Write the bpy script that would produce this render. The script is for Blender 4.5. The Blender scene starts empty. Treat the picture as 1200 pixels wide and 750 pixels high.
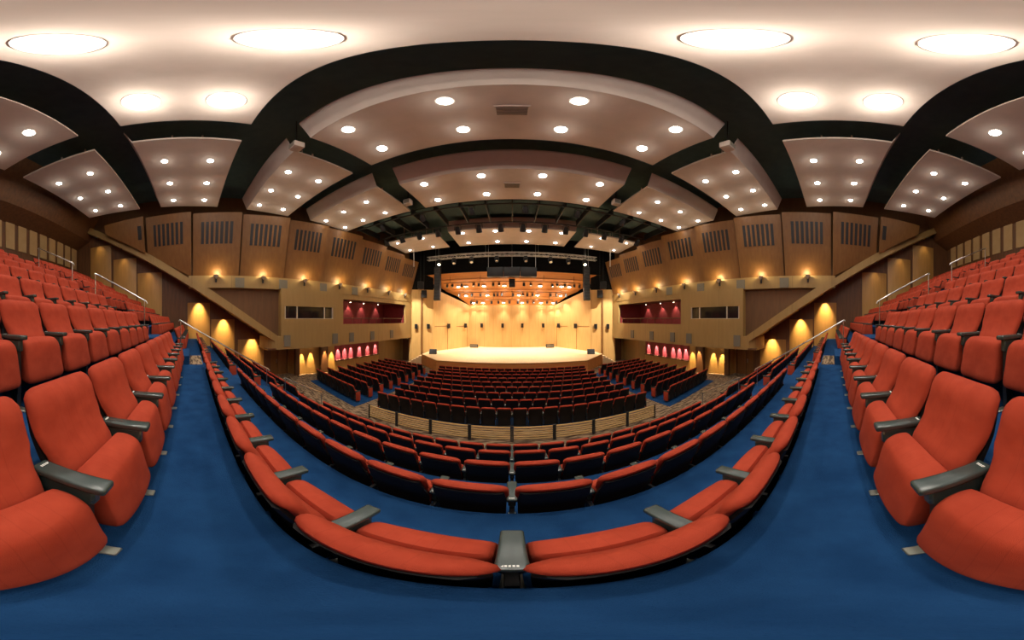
import bpy, bmesh, math, random
from mathutils import Matrix, Vector
random.seed(7)
PI = math.pi
S = bpy.context.scene
C = S.collection
# ------------------------------------------------------------------ camera, world, exposure
# Whole-sphere photograph, cropped to 288 degrees round and 180 degrees high. Eye at the origin, stage along +Y.
S.render.engine = 'CYCLES'
cd = bpy.data.cameras.new('camera'); cd.type = 'PANO'
cd.panorama_type = 'EQUIRECTANGULAR'
cd.longitude_min = -math.radians(144); cd.longitude_max = math.radians(144)
cd.latitude_min = -PI/2; cd.latitude_max = PI/2
cd.clip_end = 200
cam = bpy.data.objects.new('camera', cd); C.objects.link(cam)
cam.rotation_euler = (PI/2, 0, 0)
S.camera = cam
w = bpy.data.worlds.new('world'); S.world = w; w.use_nodes = True
w.node_tree.nodes['Background'].inputs[0].default_value = (0.02, 0.018, 0.016, 1)
w.node_tree.nodes['Background'].inputs[1].default_value = 0.3
S.view_settings.view_transform = 'Standard'; S.view_settings.look = 'None'
S.view_settings.gamma = 1; S.view_settings.use_curve_mapping = False
S.view_settings.exposure = 0.0
S.cycles.use_denoising = True
S.cycles.max_bounces = 8; S.cycles.diffuse_bounces = 6; S.cycles.sample_clamp_indirect = 6
P_DOWN, P_HALO, P_SCONCE, P_STAGE, P_NICHE, P_WASH = 84, 4, 40, 640, 900, 450
WARM = (1.0, 0.80, 0.60); AMBER = (1.0, 0.70, 0.34); HALL = (1.0, 0.93, 0.84); STAGEL = (1.0, .90, .74)

def ray(px, py):
    a = math.radians((px-600)*.24); e = math.radians((375-py)*.24)
    return math.sin(a)*math.cos(e), math.cos(a)*math.cos(e), math.sin(e)
def at_y(px, py, Y):
    x, y, z = ray(px, py); t = Y/y
    return (x*t, Y, z*t)

# ------------------------------------------------------------------ materials
def mat(name, col, rough=.6, metal=0, spec=.5):
    m = bpy.data.materials.new(name); m.use_nodes = True
    b = m.node_tree.nodes['Principled BSDF']
    b.inputs['Base Color'].default_value = (*col, 1); b.inputs['Roughness'].default_value = rough
    b.inputs['Metallic'].default_value = metal; b.inputs['Specular IOR Level'].default_value = spec
    return m
def N(m, t, **kw):
    n = m.node_tree.nodes.new(t)
    for k, v in kw.items(): setattr(n, k, v)
    return n
def L(m, a, b): m.node_tree.links.new(a, b)
def noisy(name, c1, c2, scale, rough=.7, stretch=(1, 1, 1), bump=0, bscale=None, detail=4, metal=0, spec=.5, lo=.3, hi=.7):
    m = mat(name, c1, rough, metal, spec); b = m.node_tree.nodes['Principled BSDF']
    tc = N(m, 'ShaderNodeTexCoord'); mp = N(m, 'ShaderNodeMapping'); mp.inputs['Scale'].default_value = stretch
    L(m, tc.outputs['Object'], mp.inputs[0])
    nz = N(m, 'ShaderNodeTexNoise'); nz.inputs['Scale'].default_value = scale; nz.inputs['Detail'].default_value = detail
    L(m, mp.outputs[0], nz.inputs['Vector'])
    r = N(m, 'ShaderNodeValToRGB'); r.color_ramp.elements[0].color = (*c1, 1); r.color_ramp.elements[1].color = (*c2, 1)
    r.color_ramp.elements[0].position = lo; r.color_ramp.elements[1].position = hi
    L(m, nz.outputs[0], r.inputs[0]); L(m, r.outputs[0], b.inputs['Base Color'])
    if bump:
        n2 = N(m, 'ShaderNodeTexNoise'); n2.inputs['Scale'].default_value = bscale or scale*4
        L(m, tc.outputs['Object'], n2.inputs['Vector'])
        bp = N(m, 'ShaderNodeBump'); bp.inputs['Strength'].default_value = bump; bp.inputs['Distance'].default_value = .01
        L(m, n2.outputs[0], bp.inputs['Height']); L(m, bp.outputs[0], b.inputs['Normal'])
    m['ramp'] = 1
    return m
def seams(m, axis_a, axis_b, pitch, dark=.55, width=.012):
    """thin dark joints between panels, every `pitch` metres along a*x+b*y of the object"""
    b = m.node_tree.nodes['Principled BSDF']; src = b.inputs['Base Color'].links[0].from_socket
    tc = N(m, 'ShaderNodeTexCoord'); sp = N(m, 'ShaderNodeSeparateXYZ'); L(m, tc.outputs['Object'], sp.inputs[0])
    m1 = N(m, 'ShaderNodeMath', operation='MULTIPLY'); m1.inputs[1].default_value = axis_a; L(m, sp.outputs[0], m1.inputs[0])
    m2 = N(m, 'ShaderNodeMath', operation='MULTIPLY_ADD'); m2.inputs[1].default_value = axis_b
    L(m, sp.outputs[1], m2.inputs[0]); L(m, m1.outputs[0], m2.inputs[2])
    m3 = N(m, 'ShaderNodeMath', operation='PINGPONG'); m3.inputs[1].default_value = pitch/2; L(m, m2.outputs[0], m3.inputs[0])
    m4 = N(m, 'ShaderNodeMath', operation='LESS_THAN'); m4.inputs[1].default_value = width; L(m, m3.outputs[0], m4.inputs[0])
    mx = N(m, 'ShaderNodeMix', data_type='RGBA', blend_type='MULTIPLY'); L(m, m4.outputs[0], mx.inputs[0])
    L(m, src, mx.inputs[6]); mx.inputs[7].default_value = (dark, dark, dark, 1)
    L(m, mx.outputs[2], b.inputs['Base Color'])
    return m
def glow(name, col, s):
    m = bpy.data.materials.new(name); m.use_nodes = True; nt = m.node_tree; nt.nodes.clear()
    e = nt.nodes.new('ShaderNodeEmission'); o = nt.nodes.new('ShaderNodeOutputMaterial')
    e.inputs[0].default_value = (*col, 1); e.inputs[1].default_value = s; nt.links.new(e.outputs[0], o.inputs[0])
    return m

M = {}
M['red'] = noisy('red_fabric', (.32, .038, .016), (.40, .054, .024), 9, .85, bump=.25, bscale=420, spec=.2)
def ribs(m):
    b = m.node_tree.nodes['Principled BSDF']; src = b.inputs['Base Color'].links[0].from_socket
    tc = N(m, 'ShaderNodeTexCoord'); sp = N(m, 'ShaderNodeSeparateXYZ'); L(m, tc.outputs['Object'], sp.inputs[0])
    p = N(m, 'ShaderNodeMath', operation='PINGPONG'); p.inputs[1].default_value = .0275; L(m, sp.outputs[0], p.inputs[0])
    q = N(m, 'ShaderNodeMath', operation='LESS_THAN'); q.inputs[1].default_value = .0016; L(m, p.outputs[0], q.inputs[0])
    a = N(m, 'ShaderNodeMath', operation='ABSOLUTE'); L(m, sp.outputs[0], a.inputs[0])
    c = N(m, 'ShaderNodeMath', operation='LESS_THAN'); c.inputs[1].default_value = .15; L(m, a.outputs[0], c.inputs[0])
    d = N(m, 'ShaderNodeMath', operation='MULTIPLY'); L(m, q.outputs[0], d.inputs[0]); L(m, c.outputs[0], d.inputs[1])
    mx = N(m, 'ShaderNodeMix', data_type='RGBA', blend_type='MULTIPLY'); L(m, d.outputs[0], mx.inputs[0]); L(m, src, mx.inputs[6])
    mx.inputs[7].default_value = (.9, .88, .88, 1); L(m, mx.outputs[2], b.inputs['Base Color'])
ribs(M['red'])
M['shell'] = noisy('dark_plastic', (.008, .006, .006), (.012, .010, .009), 30, .6, spec=.25)
M['arm'] = noisy('grey_green_plastic', (.030, .046, .042), (.042, .060, .055), 12, .26, spec=.7)
M['stand'] = noisy('black_steel', (.012, .013, .014), (.02, .021, .022), 20, .5)
M['tag'] = mat('pale_tag', (.75, .75, .7), .5)
M['foot'] = mat('dull_aluminium', (.32, .32, .27), .4, .7)
M['blue'] = noisy('blue_carpet', (.007, .038, .115), (.013, .060, .165), 5, .95, bump=.5, bscale=180, spec=.1)
M['pattern'] = noisy('patterned_carpet', (.075, .048, .032), (.31, .215, .13), 3.6, .95, stretch=(.8, 4.2, 1), detail=2, spec=.1, lo=.42, hi=.58)
M['golden'] = seams(noisy('golden_maple', (.54, .325, .11), (.62, .38, .137), 1.6, .45, stretch=(6, 6, .5)), 1, .8, 1.15)
M['beige'] = seams(noisy('beige_laminate', (.30, .19, .062), (.335, .212, .073), 1.2, .55, stretch=(4, 4, .6)), 0, 1, 2.4, .7)
M['wood'] = noisy('brown_wood', (.178, .076, .017), (.218, .098, .024), 1.5, .5, stretch=(5, 5, .5))
M['dwood'] = noisy('dark_brown_wood', (.10, .042, .016), (.15, .065, .024), 1.5, .5, stretch=(5, 5, .5))
M['lwood'] = noisy('amber_wood', (.40, .22, .06), (.48, .27, .08), 1.5, .42, stretch=(5, 5, .5))
M['orange'] = seams(noisy('orange_ply', (.50, .20, .05), (.58, .25, .07), 1.4, .5, stretch=(.5, 5, 5)), 0, 1, .62, .6)
M['cream'] = noisy('cream_plaster', (.46, .385, .325), (.50, .42, .36), 2.5, .85, spec=.2)
M['void'] = noisy('void_glare_teal', (.060, .100, .105), (.075, .12, .125), 3, .9, spec=.1)  # teal lift puts the glare haze over the ceiling gaps into the colour
M['brownwall'] = noisy('dull_brown_paint', (.12, .055, .020), (.15, .07, .025), 1.5, .7, stretch=(4, 4, .5))
M['redwall'] = noisy('crimson_paint', (.20, .018, .022), (.25, .026, .03), 3, .7)
M['floorwood'] = seams(noisy('stage_maple', (.74, .53, .30), (.82, .61, .37), 2, .35, stretch=(6, .5, 1)), 1, 0, .35, .85, .006)
M['black'] = mat('black_metal', (.012, .012, .013), .5)
M['blackcloth'] = noisy('black_drape', (.006, .006, .006), (.01, .01, .01), 6, .95, spec=.1)
M['steel'] = mat('brushed_steel', (.62, .6, .56), .28, 1)
M['truss'] = mat('aluminium', (.62, .62, .58), .4, .3)
M['grey'] = noisy('grey_cloth', (.15, .135, .10), (.19, .17, .13), 60, .9)
M['dull'] = noisy('cream_wall_strip', (.40, .27, .12), (.45, .31, .145), 2, .7)
M['slat'] = noisy('barrier_timber', (.50, .31, .11), (.60, .38, .15), 2, .4, stretch=(.6, 5, 5))
M['white'] = mat('white_plastic', (.75, .72, .66), .5)
M['frame'] = mat('pale_metal_frame', (.55, .5, .42), .4, .3)
M['glass'] = mat('dark_glass', (.012, .01, .01), .08)
M['lamp'] = glow('lamp_white', (1, .95, .86), 26)
M['lampwarm'] = glow('lamp_warm', (1, .80, .48), 14)
M['lampbulb'] = glow('lamp_bulb', (1, .86, .6), 30)
M['lens'] = mat('lens_glass', (.5, .5, .48), .1, .6)

# ------------------------------------------------------------------ mesh builder
class MB:
    def __init__(s): s.v = []; s.f = []
    def add(s, vs, fs):
        b = len(s.v); s.v += [tuple(p) for p in vs]; s.f += [tuple(b+i for i in f) for f in fs]; return s
    def box(s, x0, x1, y0, y1, z0, z1):
        return s.hexa([(x0, y0, z0), (x1, y0, z0), (x1, y1, z0), (x0, y1, z0), (x0, y0, z1), (x1, y0, z1), (x1, y1, z1), (x0, y1, z1)])
    def hexa(s, p):
        return s.add(p, [(3, 2, 1, 0), (4, 5, 6, 7), (0, 1, 5, 4), (1, 2, 6, 5), (2, 3, 7, 6), (3, 0, 4, 7)])
    def rbox(s, x0, x1, y0, y1, z0, z1, r, seg=2):
        bm = bmesh.new(); bmesh.ops.create_cube(bm, size=1)
        for v in bm.verts:
            v.co = Vector(((x0+x1)/2+v.co.x*(x1-x0), (y0+y1)/2+v.co.y*(y1-y0), (z0+z1)/2+v.co.z*(z1-z0)))
        bmesh.ops.bevel(bm, geom=bm.edges[:], offset=r, segments=seg, affect='EDGES', profile=.5)
        bm.verts.index_update()
        s.add([v.co for v in bm.verts], [[v.index for v in f.verts] for f in bm.faces]); bm.free(); return s
    def prism(s, poly, d):
        n = len(poly); d = Vector(d); a = [Vector(p) for p in poly]
        return s.add([*a, *[p+d for p in a]], [tuple(range(n-1, -1, -1)), tuple(range(n, 2*n))] + [(i, (i+1) % n, n+(i+1) % n, n+i) for i in range(n)])
    def loft(s, rings, cap=True):
        n = len(rings[0]); vs = [p for r in rings for p in r]; fs = []
        for k in range(len(rings)-1):
            for i in range(n): fs.append((k*n+i, k*n+(i+1) % n, (k+1)*n+(i+1) % n, (k+1)*n+i))
        if cap: fs += [tuple(range(n-1, -1, -1)), tuple((len(rings)-1)*n+i for i in range(n))]
        return s.add(vs, fs)
    def cyl(s, p0, p1, r0, r1=None, n=12):
        r1 = r0 if r1 is None else r1; p0 = Vector(p0); p1 = Vector(p1); d = (p1-p0).normalized()
        u = d.orthogonal().normalized(); v = d.cross(u)
        ring = lambda c, r: [c+u*(r*math.cos(2*PI*i/n))+v*(r*math.sin(2*PI*i/n)) for i in range(n)]
        return s.loft([ring(p0, r0), ring(p1, r1)])
    def tube(s, pts, r, n=8):
        pts = [Vector(p) for p in pts]; rings = []
        for i, p in enumerate(pts):
            d = ((pts[i+1] if i+1 < len(pts) else p)-(pts[i-1] if i else p)).normalized()
            u = (Vector((0, 0, 1)) if abs(d.z) < .9 else Vector((1, 0, 0))).cross(d).normalized(); v = d.cross(u)
            rings.append([p+u*(r*math.cos(2*PI*k/n))+v*(r*math.sin(2*PI*k/n)) for k in range(n)])
        return s.loft(rings)
    def lathe(s, c, prof, n=16):
        return s.loft([[(c[0]+r*math.cos(2*PI*i/n), c[1]+r*math.sin(2*PI*i/n), c[2]+z) for i in range(n)] for r, z in prof])
    def xf(s, m): s.v = [tuple(m @ Vector(p)) for p in s.v]; return s
    def mir(s, sd):
        if sd < 0: s.v = [(-x, y, z) for x, y, z in s.v]
        return s
    def build(s, name, m, parent=None, smooth=True, org=None):
        bm = bmesh.new(); vs = [bm.verts.new(Vector(p)-Vector(org) if org else p) for p in s.v]
        for f in s.f:
            try: bm.faces.new([vs[i] for i in f])
            except ValueError: pass
        bmesh.ops.recalc_face_normals(bm, faces=bm.faces[:])
        me = bpy.data.meshes.new(name); bm.to_mesh(me); bm.free()
        if smooth:
            me.polygons.foreach_set('use_smooth', [True]*len(me.polygons)); me.set_sharp_from_angle(angle=.7)
        me.materials.append(m)
        o = bpy.data.objects.new(name, me); C.objects.link(o)
        if parent: o.parent = parent
        elif org: o.location = org
        return o
def tag(o, label, cat, group=None, kind=None):
    o['label'] = label; o['category'] = cat
    if group: o['group'] = group
    if kind: o['kind'] = kind
    return o
def thing(name, label, cat, loc=(0, 0, 0), rz=0, group=None):
    o = bpy.data.objects.new(name, None); C.objects.link(o); o.location = loc; o.rotation_euler = (0, 0, rz); o.empty_display_size = .1
    return tag(o, label, cat, group)
def struct(name, mb, m, parent=None, label=None, smooth=False):
    o = mb.build(name, m, parent, smooth)
    if not parent: o['kind'] = 'structure'
    if label: o['label'] = label
    return o
def lamp(kind, name, parent, loc, power, col, size=.05, direction=None, angle=None, blend=.5):
    l = bpy.data.lights.new(name, kind); l.energy = power; l.color = col; l.shadow_soft_size = size
    if angle: l.spot_size = math.radians(angle); l.spot_blend = blend
    o = bpy.data.objects.new(name, l); C.objects.link(o); o.parent = parent; o.location = loc
    if direction: o.rotation_euler = Vector(direction).to_track_quat('-Z', 'Y').to_euler()
    return o
ORD = ['', 'first', 'second', 'third', 'fourth', 'fifth', 'sixth', 'seventh', 'eighth', 'ninth', 'tenth', 'eleventh', 'twelfth', 'thirteenth', 'fourteenth', 'fifteenth', 'sixteenth', 'seventeenth', 'eighteenth', 'nineteenth', 'twentieth']
SIDE = {-1: 'left', 1: 'right'}

# ------------------------------------------------------------------ levels
STEP, PITCH_Y, PX = .5, .93, .54
def floor_k(k): return -1.257+STEP*k             # k=0: the row the eye stands in; -n: n rows down
def y0_k(k): return -.53-PITCH_Y*k if k >= 0 else .375+PITCH_Y*(-k-1)
def riser_y(k): return y0_k(k)-.05               # behind row k, up to row k+1
def stall_z(y): return -4.14-.0376*(y-6.9)
XN = 13.75                                       # niche wall beside the raked rows
H = 6.9                                          # underside of the ceiling panels
NB, NF = 8, 5
YR = -8.7                                        # rear wall

# raked tier: one stepped solid
prof = [(y0_k(-NF)+.88, -5.2), (y0_k(-NF)+.88, floor_k(-NF))]
for k in range(-NF, NB):
    prof += [(riser_y(k), floor_k(k)), (riser_y(k), floor_k(k+1))]
prof += [(YR, floor_k(NB)), (YR, -5.2)]
mb = MB().prism([(-XN, y, z) for y, z in prof], (2*XN, 0, 0))
for s in (-1, 1):                                # half steps in the two stair aisles
    for k in range(-NF, NB):
        x0, x1 = sorted((s*5.62, s*7.12))
        mb.box(x0, x1, riser_y(k), riser_y(k)+.5, floor_k(k), floor_k(k)+STEP/2)
struct('floor_tier', mb, M['blue'])
for s in (-1, 1):
    x0, x1 = sorted((s*5.66, s*7.1))
    tag(MB().box(x0, x1, -.07, .3, floor_k(0), floor_k(0)+.006).build('carpet_tile', M['pattern']), f'tan patterned carpet tile on the {SIDE[s]} stair aisle beside the walkway', 'carpet tile')
# stalls floor: patterned carpet sloping to the stage, blue carpet under the blocks
ya, yb = y0_k(-NF)+.88, 21.5
struct('floor_stalls', MB().hexa([(-15, ya, -5.2), (15, ya, -5.2), (15, yb, -5.2), (-15, yb, -5.2), (-15, ya, stall_z(ya)), (15, ya, stall_z(ya)), (15, yb, stall_z(yb)), (-15, yb, stall_z(yb))]), M['pattern'])
def carpet(pts, name):
    struct(name, MB().prism([(x, y, stall_z(y)+.002) for x, y in pts], (0, 0, .012)), M['blue'])
carpet([(-5.5, 6.98), (5.5, 6.98), (5.5, 15.1), (-5.5, 15.1)], 'floor_stalls_carpet')
for s in (-1, 1):
    carpet([(s*6.35, 6.5), (s*11.3, 7.4), (s*11.5, 16.2), (s*6.35, 15.2)], 'floor_stalls_side_carpet')

# ------------------------------------------------------------------ ceiling
struct('ceiling', MB().box(-14.5, 14.5, YR-.3, 27.5, 8.7, 9.0), M['void'])
def panel(x0, x1, y0, y1, flange_x=None, flange_y=None):
    """flat cream panel; its edge away from the stage (or the hall axis) folds upward"""
    mb = MB(); t = .1
    mb.box(x0, x1, y0, y1, H, H+t)
    if flange_y:
        mb.hexa([(x0, y0, H), (x1, y0, H), (x1, y0, H+t), (x0, y0, H+t), (x0, y0-flange_y, H+.75), (x1, y0-flange_y, H+.75), (x1, y0-flange_y, H+.85), (x0, y0-flange_y, H+.85)])
    for hx in (x0+1.2, x1-1.26):                   # hanger straps to the slab
        for hy in (y0+1.0, y1-1.06): mb.box(hx, hx+.06, hy, hy+.06, H+t, 8.72)
    o = struct('ceiling_panel', mb, M['cream']); return o
YP = [(-.88, -.42), (-.245, .2), (.44, .812), (1.09, 1.485), (2.06, 2.56)]       # in units of H, rear to front
FL = [.3, .0, .35, .55, .2]
LAMPY = [(-.764, -.546), (-.136, .09), (.511, .715), (1.152, 1.393), (2.13, 2.45)]
cp, lp = [], []
for i, (a, b) in enumerate(YP):
    panel(-.67*H, .67*H, a*H, b*H, flange_y=FL[i] or None)
    for s in (-1, 1):
        x0, x1 = sorted((s*.808*H, s*(1.6 if i < 3 else 1.57 if i == 3 else 1.47)*H))
        panel(x0, x1, (a if i not in (3,) else 1.03)*H, b*H, flange_y=[0, .25, .25, .3, .0][i] or None)
ROWN = ['fifth', 'fourth', 'third', 'second', 'first']
def downlight(x, y, label, big=1.0):
    t = thing('downlight', label, 'ceiling light', (x, y, H), 0, 'round downlights in the ceiling panels')
    r = .11*big
    MB().lathe((0, 0, 0), [(r*1.02, .0), (r*1.28, .0), (r*1.28, -.025), (r*1.02, -.025)], 20).build('trim_ring', M['white'], t)
    MB().lathe((0, 0, 0), [(r, .0), (r, -.028), (r*.75, -.055), (r*.3, -.07)], 20).build('lens', M['lamp'], t)
    lamp('SPOT', 'downlight_beam', t, (0, 0, -.12), P_DOWN*(.6 if i > 2 else 1), HALL, .1, (0, 0, -1), 112, .7)
    lamp('POINT', 'halo_fill', t, (0, 0, -.4), P_HALO*(14 if i == 1 and big > 1.5 else 1), HALL, .1)  # added point lamp below the lens: panel halo, boosted overhead for glare
for i, ys in enumerate(LAMPY):
    for j, y in enumerate(ys):
        row = 'front' if j else 'rear'
        xs = [-.53, -.175, .175, .53]
        for n, x in enumerate(xs):
            if i == 0 and abs(x) < .3: continue
            pos = ['first', 'second', 'third', 'fourth'][n] + ' from left'
            downlight(x*H, y*H, f'round white downlight, {row} row {pos}, {ROWN[i]} centre ceiling panel from the stage', 2.6 if i == 1 else 1.35)  # overhead lenses oversized, glare put into their shape
        for s in (-1, 1):
            for n, x in enumerate([1.0, 1.25, 1.49] if i < 4 else [1.0, 1.34]):
                downlight(s*x*H, y*H, f'round white downlight, {row} row {ORD[n+1]} from centre, {ROWN[i]} {SIDE[s]} ceiling panel from the stage')
for y, k in ((.60, 'third'), (1.28, 'second')):
    t = thing('air_grille', f'pinkish rectangular air grille in the {k} centre ceiling panel from the stage', 'air vent', (0, y*H, H), 0, 'ceiling air grilles')
    MB().box(-.36, .36, -.22, .22, -.05, 0).build('frame', M['cream'], t)
    mb = MB()
    for q in range(7): mb.box(-.32, .32, -.18+q*.055, -.155+q*.055, -.062, -.05)
    mb.build('louvre', M['grey'], t)
for s in (-1, 1):
    for y, z, k in ((.42*H, 6.75, 'overhead'), (1.33*H, 6.85, 'toward the stage')):
        t = thing('ceiling_speaker', f'beige box speaker in the {SIDE[s]} ceiling gap {k}', 'speaker', (s*.745*H, y, z), 0, 'box speakers in the ceiling gaps')
        MB().rbox(-.19, .19, -.17, .17, -.16, .16, .02).build('cabinet', M['cream'], t)
        MB().box(-.15, .15, -.18, -.168, -.12, .12).build('grille', M['grey'], t)
        MB().cyl((0, 0, .15), (0, 0, 8.72-z), .02).build('bracket', M['black'], t)

# ------------------------------------------------------------------ side walls
def XB(y): return 12.72-.098*y
MODS = [-5.7, -2.85, 0, 2.9, 5.8, 8.6, 11.6, 14.4, 17, 19.5]
def beam_z(y): return 2.4-.655*y
def vwall(mb, pts, z0, z1, th=.25):
    """upright wall along a polyline of (x, y), thickened outward (x>0 side given)"""
    for (xa, ya_), (xb, yb_) in zip(pts, pts[1:]):
        d = Vector((xb-xa, yb_-ya_, 0)).normalized(); n = Vector((d.y, -d.x, 0))*th
        za0, zb0 = (z0(ya_), z0(yb_)) if callable(z0) else (z0, z0)
        za1, zb1 = (z1(ya_), z1(yb_)) if callable(z1) else (z1, z1)
        mb.hexa([(xa, ya_, za0), (xb, yb_, zb0), (xb+n.x, yb_+n.y, zb0), (xa+n.x, ya_+n.y, za0), (xa, ya_, za1), (xb, yb_, zb1), (xb+n.x, yb_+n.y, zb1), (xa+n.x, ya_+n.y, za1)])
    return mb
vent_no = {-1: 0, 1: 0}
for s in (-1, 1):
    sd = SIDE[s]
    # dark wall behind the leaning panels, up to the slab
    struct(f'wall_{sd}_upper', vwall(MB(), [(XB(YR)+.05, YR), (XB(-.6)+.05, -.6), (XB(20)+.05, 20)], lambda y: max(2.7, beam_z(y)-.2), 8.7).mir(s), M['brownwall'])
    # brown wall between the raking beam and the sconce band, then the beam itself and its soffit
    struct(f'wall_{sd}', vwall(MB(), [(XB(-.6), -.6), (XB(5.55), 5.55)], lambda y: beam_z(y)+.02, 2.8).mir(s), M['brownwall'])
    mb = MB(); d = .42
    for ya_, yb_ in ((YR, -4), (-4, 0), (0, 5.55)):
        za, zb = beam_z(ya_), beam_z(yb_); xa, xb = XB(ya_)-.5, XB(yb_)-.36
        mb.hexa([(xa, ya_, za-d), (xb, yb_, zb-d), (xb+.6, yb_, zb-d), (xa+.6, ya_, za-d), (xa, ya_, za+.2), (xb, yb_, zb+.05), (xb+.6, yb_, zb+.05), (xa+.6, ya_, za+.2)])
    struct(f'trim_{sd}_beam', mb.mir(s), M['beige'])
    mb = MB()
    for ya_, yb_ in ((YR, 0), (0, 5.55)):
        za, zb = beam_z(ya_)-.3, beam_z(yb_)-.3
        mb.hexa([(XB(ya_), ya_, za), (XB(yb_), yb_, zb), (15, yb_, zb), (15, ya_, za), (XB(ya_), ya_, za+.25), (XB(yb_), yb_, zb+.25), (15, yb_, zb+.25), (15, ya_, za+.25)])
    struct(f'ceiling_{sd}_soffit', mb.mir(s), M['dwood'])
    # niche wall beside the raked rows: sawtooth of wood panels
    struct(f'wall_{sd}_niche', vwall(MB(), [(XN, YR), (XN, 5.6)], -5, lambda y: beam_z(y)-.05).mir(s), M['dwood'])
    # each panel is a curved shallow fin whose top stays under the soffit
    for k, (yc, wd) in enumerate([(-6.6, 1.7), (-4.7, 1.7), (-2.9, 1.7), (.45, 1.5), (2.1, 1.6), (4.1, 1.9)]):
        mb = MB(); n = 8; zt = beam_z(yc+wd/2)-.45; zb = floor_k(0)-.5*((yc+wd/2)/.93)-.9
        ring0, ring1 = [], []
        for q in range(n+1):
            a = -1+2*q/n; ring0.append((XN-.04-.12*(1-a*a), yc+a*wd/2))
        poly = [(x, y, zb) for x, y in ring0]+[(XN, yc+wd/2, zb), (XN, yc-wd/2, zb)]
        mb.prism(poly, (0, 0, zt-zb))
        o = struct(f'wall_{sd}_niche_panel', mb.mir(s), M['lwood'], smooth=True)
        lit = k >= 3
        t = thing('wall_washer', f'{"lit" if lit else "dim"} spotlight over the {sd} stair wall, {ORD[6-k]} wood panel from the stage', 'wall light', (s*(XN-.72), yc, beam_z(yc)-.3), 0, 'spotlights over the stair wall panels')
        MB().lathe((0, 0, 0), [(.05, 0), (.06, -.18), (.05, -.18), (.04, -.12)], 12).build('housing', M['black'], t)
        MB().cyl((0, 0, -.13), (0, 0, -.14), .03).build('lens', M['lampwarm'], t)
        lamp('SPOT', 'washer_beam', t, (0, 0, -.19), P_NICHE*(1 if lit else .05), AMBER, .02, (s*.58, 0, -1.25), 52, 1.0)
    # sconce band
    struct(f'trim_{sd}_band', vwall(MB(), [(XB(-.2)-.28, -.2), (XB(19.5)-.28, 19.5)], 1.98, 2.75, .32).mir(s), M['beige'])
    # leaning panels with slotted vents, sconces
    for k in range(len(MODS)-1):
        ya_, yb_ = MODS[k]+.065, MODS[k+1]-.065
        zt = 6.75 if k < 6 else 6.75-.15*(k-5)
        base = lambda y: XB(y)+(.16 if y == ya_ else -.10)-.15
        pa, pb = Vector((base(ya_), ya_, 2.72)), Vector((base(yb_), yb_, 2.72))
        qa, qb = Vector((base(ya_)-1.0, ya_, zt)), Vector((base(yb_)-1.0, yb_, zt))
        if k < 2:                                # these two stand on the raking beam
            va, vb = [min(.97, max(0, (beam_z(y)-2.72)/(zt-2.72))) for y in (ya_, yb_)]
            pa2, pb2 = pa.lerp(qa, va), pb.lerp(qb, vb)
        else: pa2, pb2 = pa, pb
        nrm = (pb-pa).cross(qa-pa).normalized(); nrm = nrm if nrm.x < 0 else -nrm   # toward the hall
        th = -nrm*.09
        mb = MB().hexa([pa2, pb2, pb2+th, pa2+th, qa, qb, qb+th, qa+th])
        struct(f'wall_{sd}_acoustic_panel', mb.mir(s), M['wood'])
        def on(u, v, o=0.0):                     # u across, v up the panel
            return pa.lerp(pb, u).lerp(qa.lerp(qb, u), v)+nrm*o
        vent_no[s] += 1
        w0, w1, ns = (.17, .83, 7) if k else (.86, .95, 1)
        c = on(.5, .66)
        t = thing('wall_vent', f'dark slotted vent high on the {ORD[10-vent_no[s]]} {sd} wall panel from the stage', 'vent', (s*c.x, c.y, c.z), 0, 'slotted vents high on the side walls')
        def plate(u0, u1, v0, v1, o0, o1, mbx):
            mbx.hexa([on(u0, v0, o0)-c, on(u1, v0, o0)-c, on(u1, v0, o1)-c, on(u0, v0, o1)-c, on(u0, v1, o0)-c, on(u1, v1, o0)-c, on(u1, v1, o1)-c, on(u0, v1, o1)-c])
        v0, v1 = .50, .85
        mb = MB(); plate(w0, w1, v0+(.12 if not k else 0), v1, .002, .012, mb); mb.mir(s).build('backing', M['black'], t, False)
        mb = MB()
        for q in range(ns-1):
            plate(.17+.66*(q+.62)/6.62, .17+.66*(q+1)/6.62, v0, v1, .012, .03, mb)
        if ns > 1: mb.mir(s).build('slat', M['wood'], t, False)
        if k < 2: continue
        c2 = Vector((XB((ya_+yb_)/2)-.28, (ya_+yb_)/2, 2.62))
        t = thing('wall_sconce', f'glowing uplight sconce under the {ORD[10-vent_no[s]]} {sd} wall panel from the stage', 'wall lamp', (s*c2.x, c2.y, c2.z), 0, 'uplight sconces along the side walls')
        MB().box(-.06, .0, -.05, .05, -.3, .02).mir(s).build('bracket', M['black'], t)
        MB().lathe((-.16, 0, 0), [(.035, -.1), (.06, -.06), (.16, .12), (.15, .12), (.05, -.05)], 16).mir(s).build('cup', M['frame'], t)
        MB().lathe((-.16, 0, 0), [(.02, .0), (.05, .03), (.05, .08), (.02, .1)], 12).mir(s).build('bulb', M['lampbulb'], t)
        lamp('POINT', 'sconce_light', t, (-s*.30, 0, .22), P_SCONCE, (1, .78, .42), .05)
    # grey cloth pads on the band
    for q, y in enumerate([2.9, 5.7, 8.7, 11.6]):
        x = XB(y)-.28-.005
        tag(vwall(MB(), [(x+.0274, y-.28), (x-.0274, y+.28)], 2.0, 2.62, -.05).mir(s).build('acoustic_pad', M['grey']), f'grey cloth pad on the {sd} sconce band, {ORD[4-q]} from the stage', 'wall panel', 'grey cloth pads on the sconce bands')
    # ------------- control room: facade with a wide window
    xf = lambda y: XB(y)-.42
    Y0, Y1, W0, W1, ZB = 5.5, 10.1, 5.75, 9.45, -1.9
    mb = MB()
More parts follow.
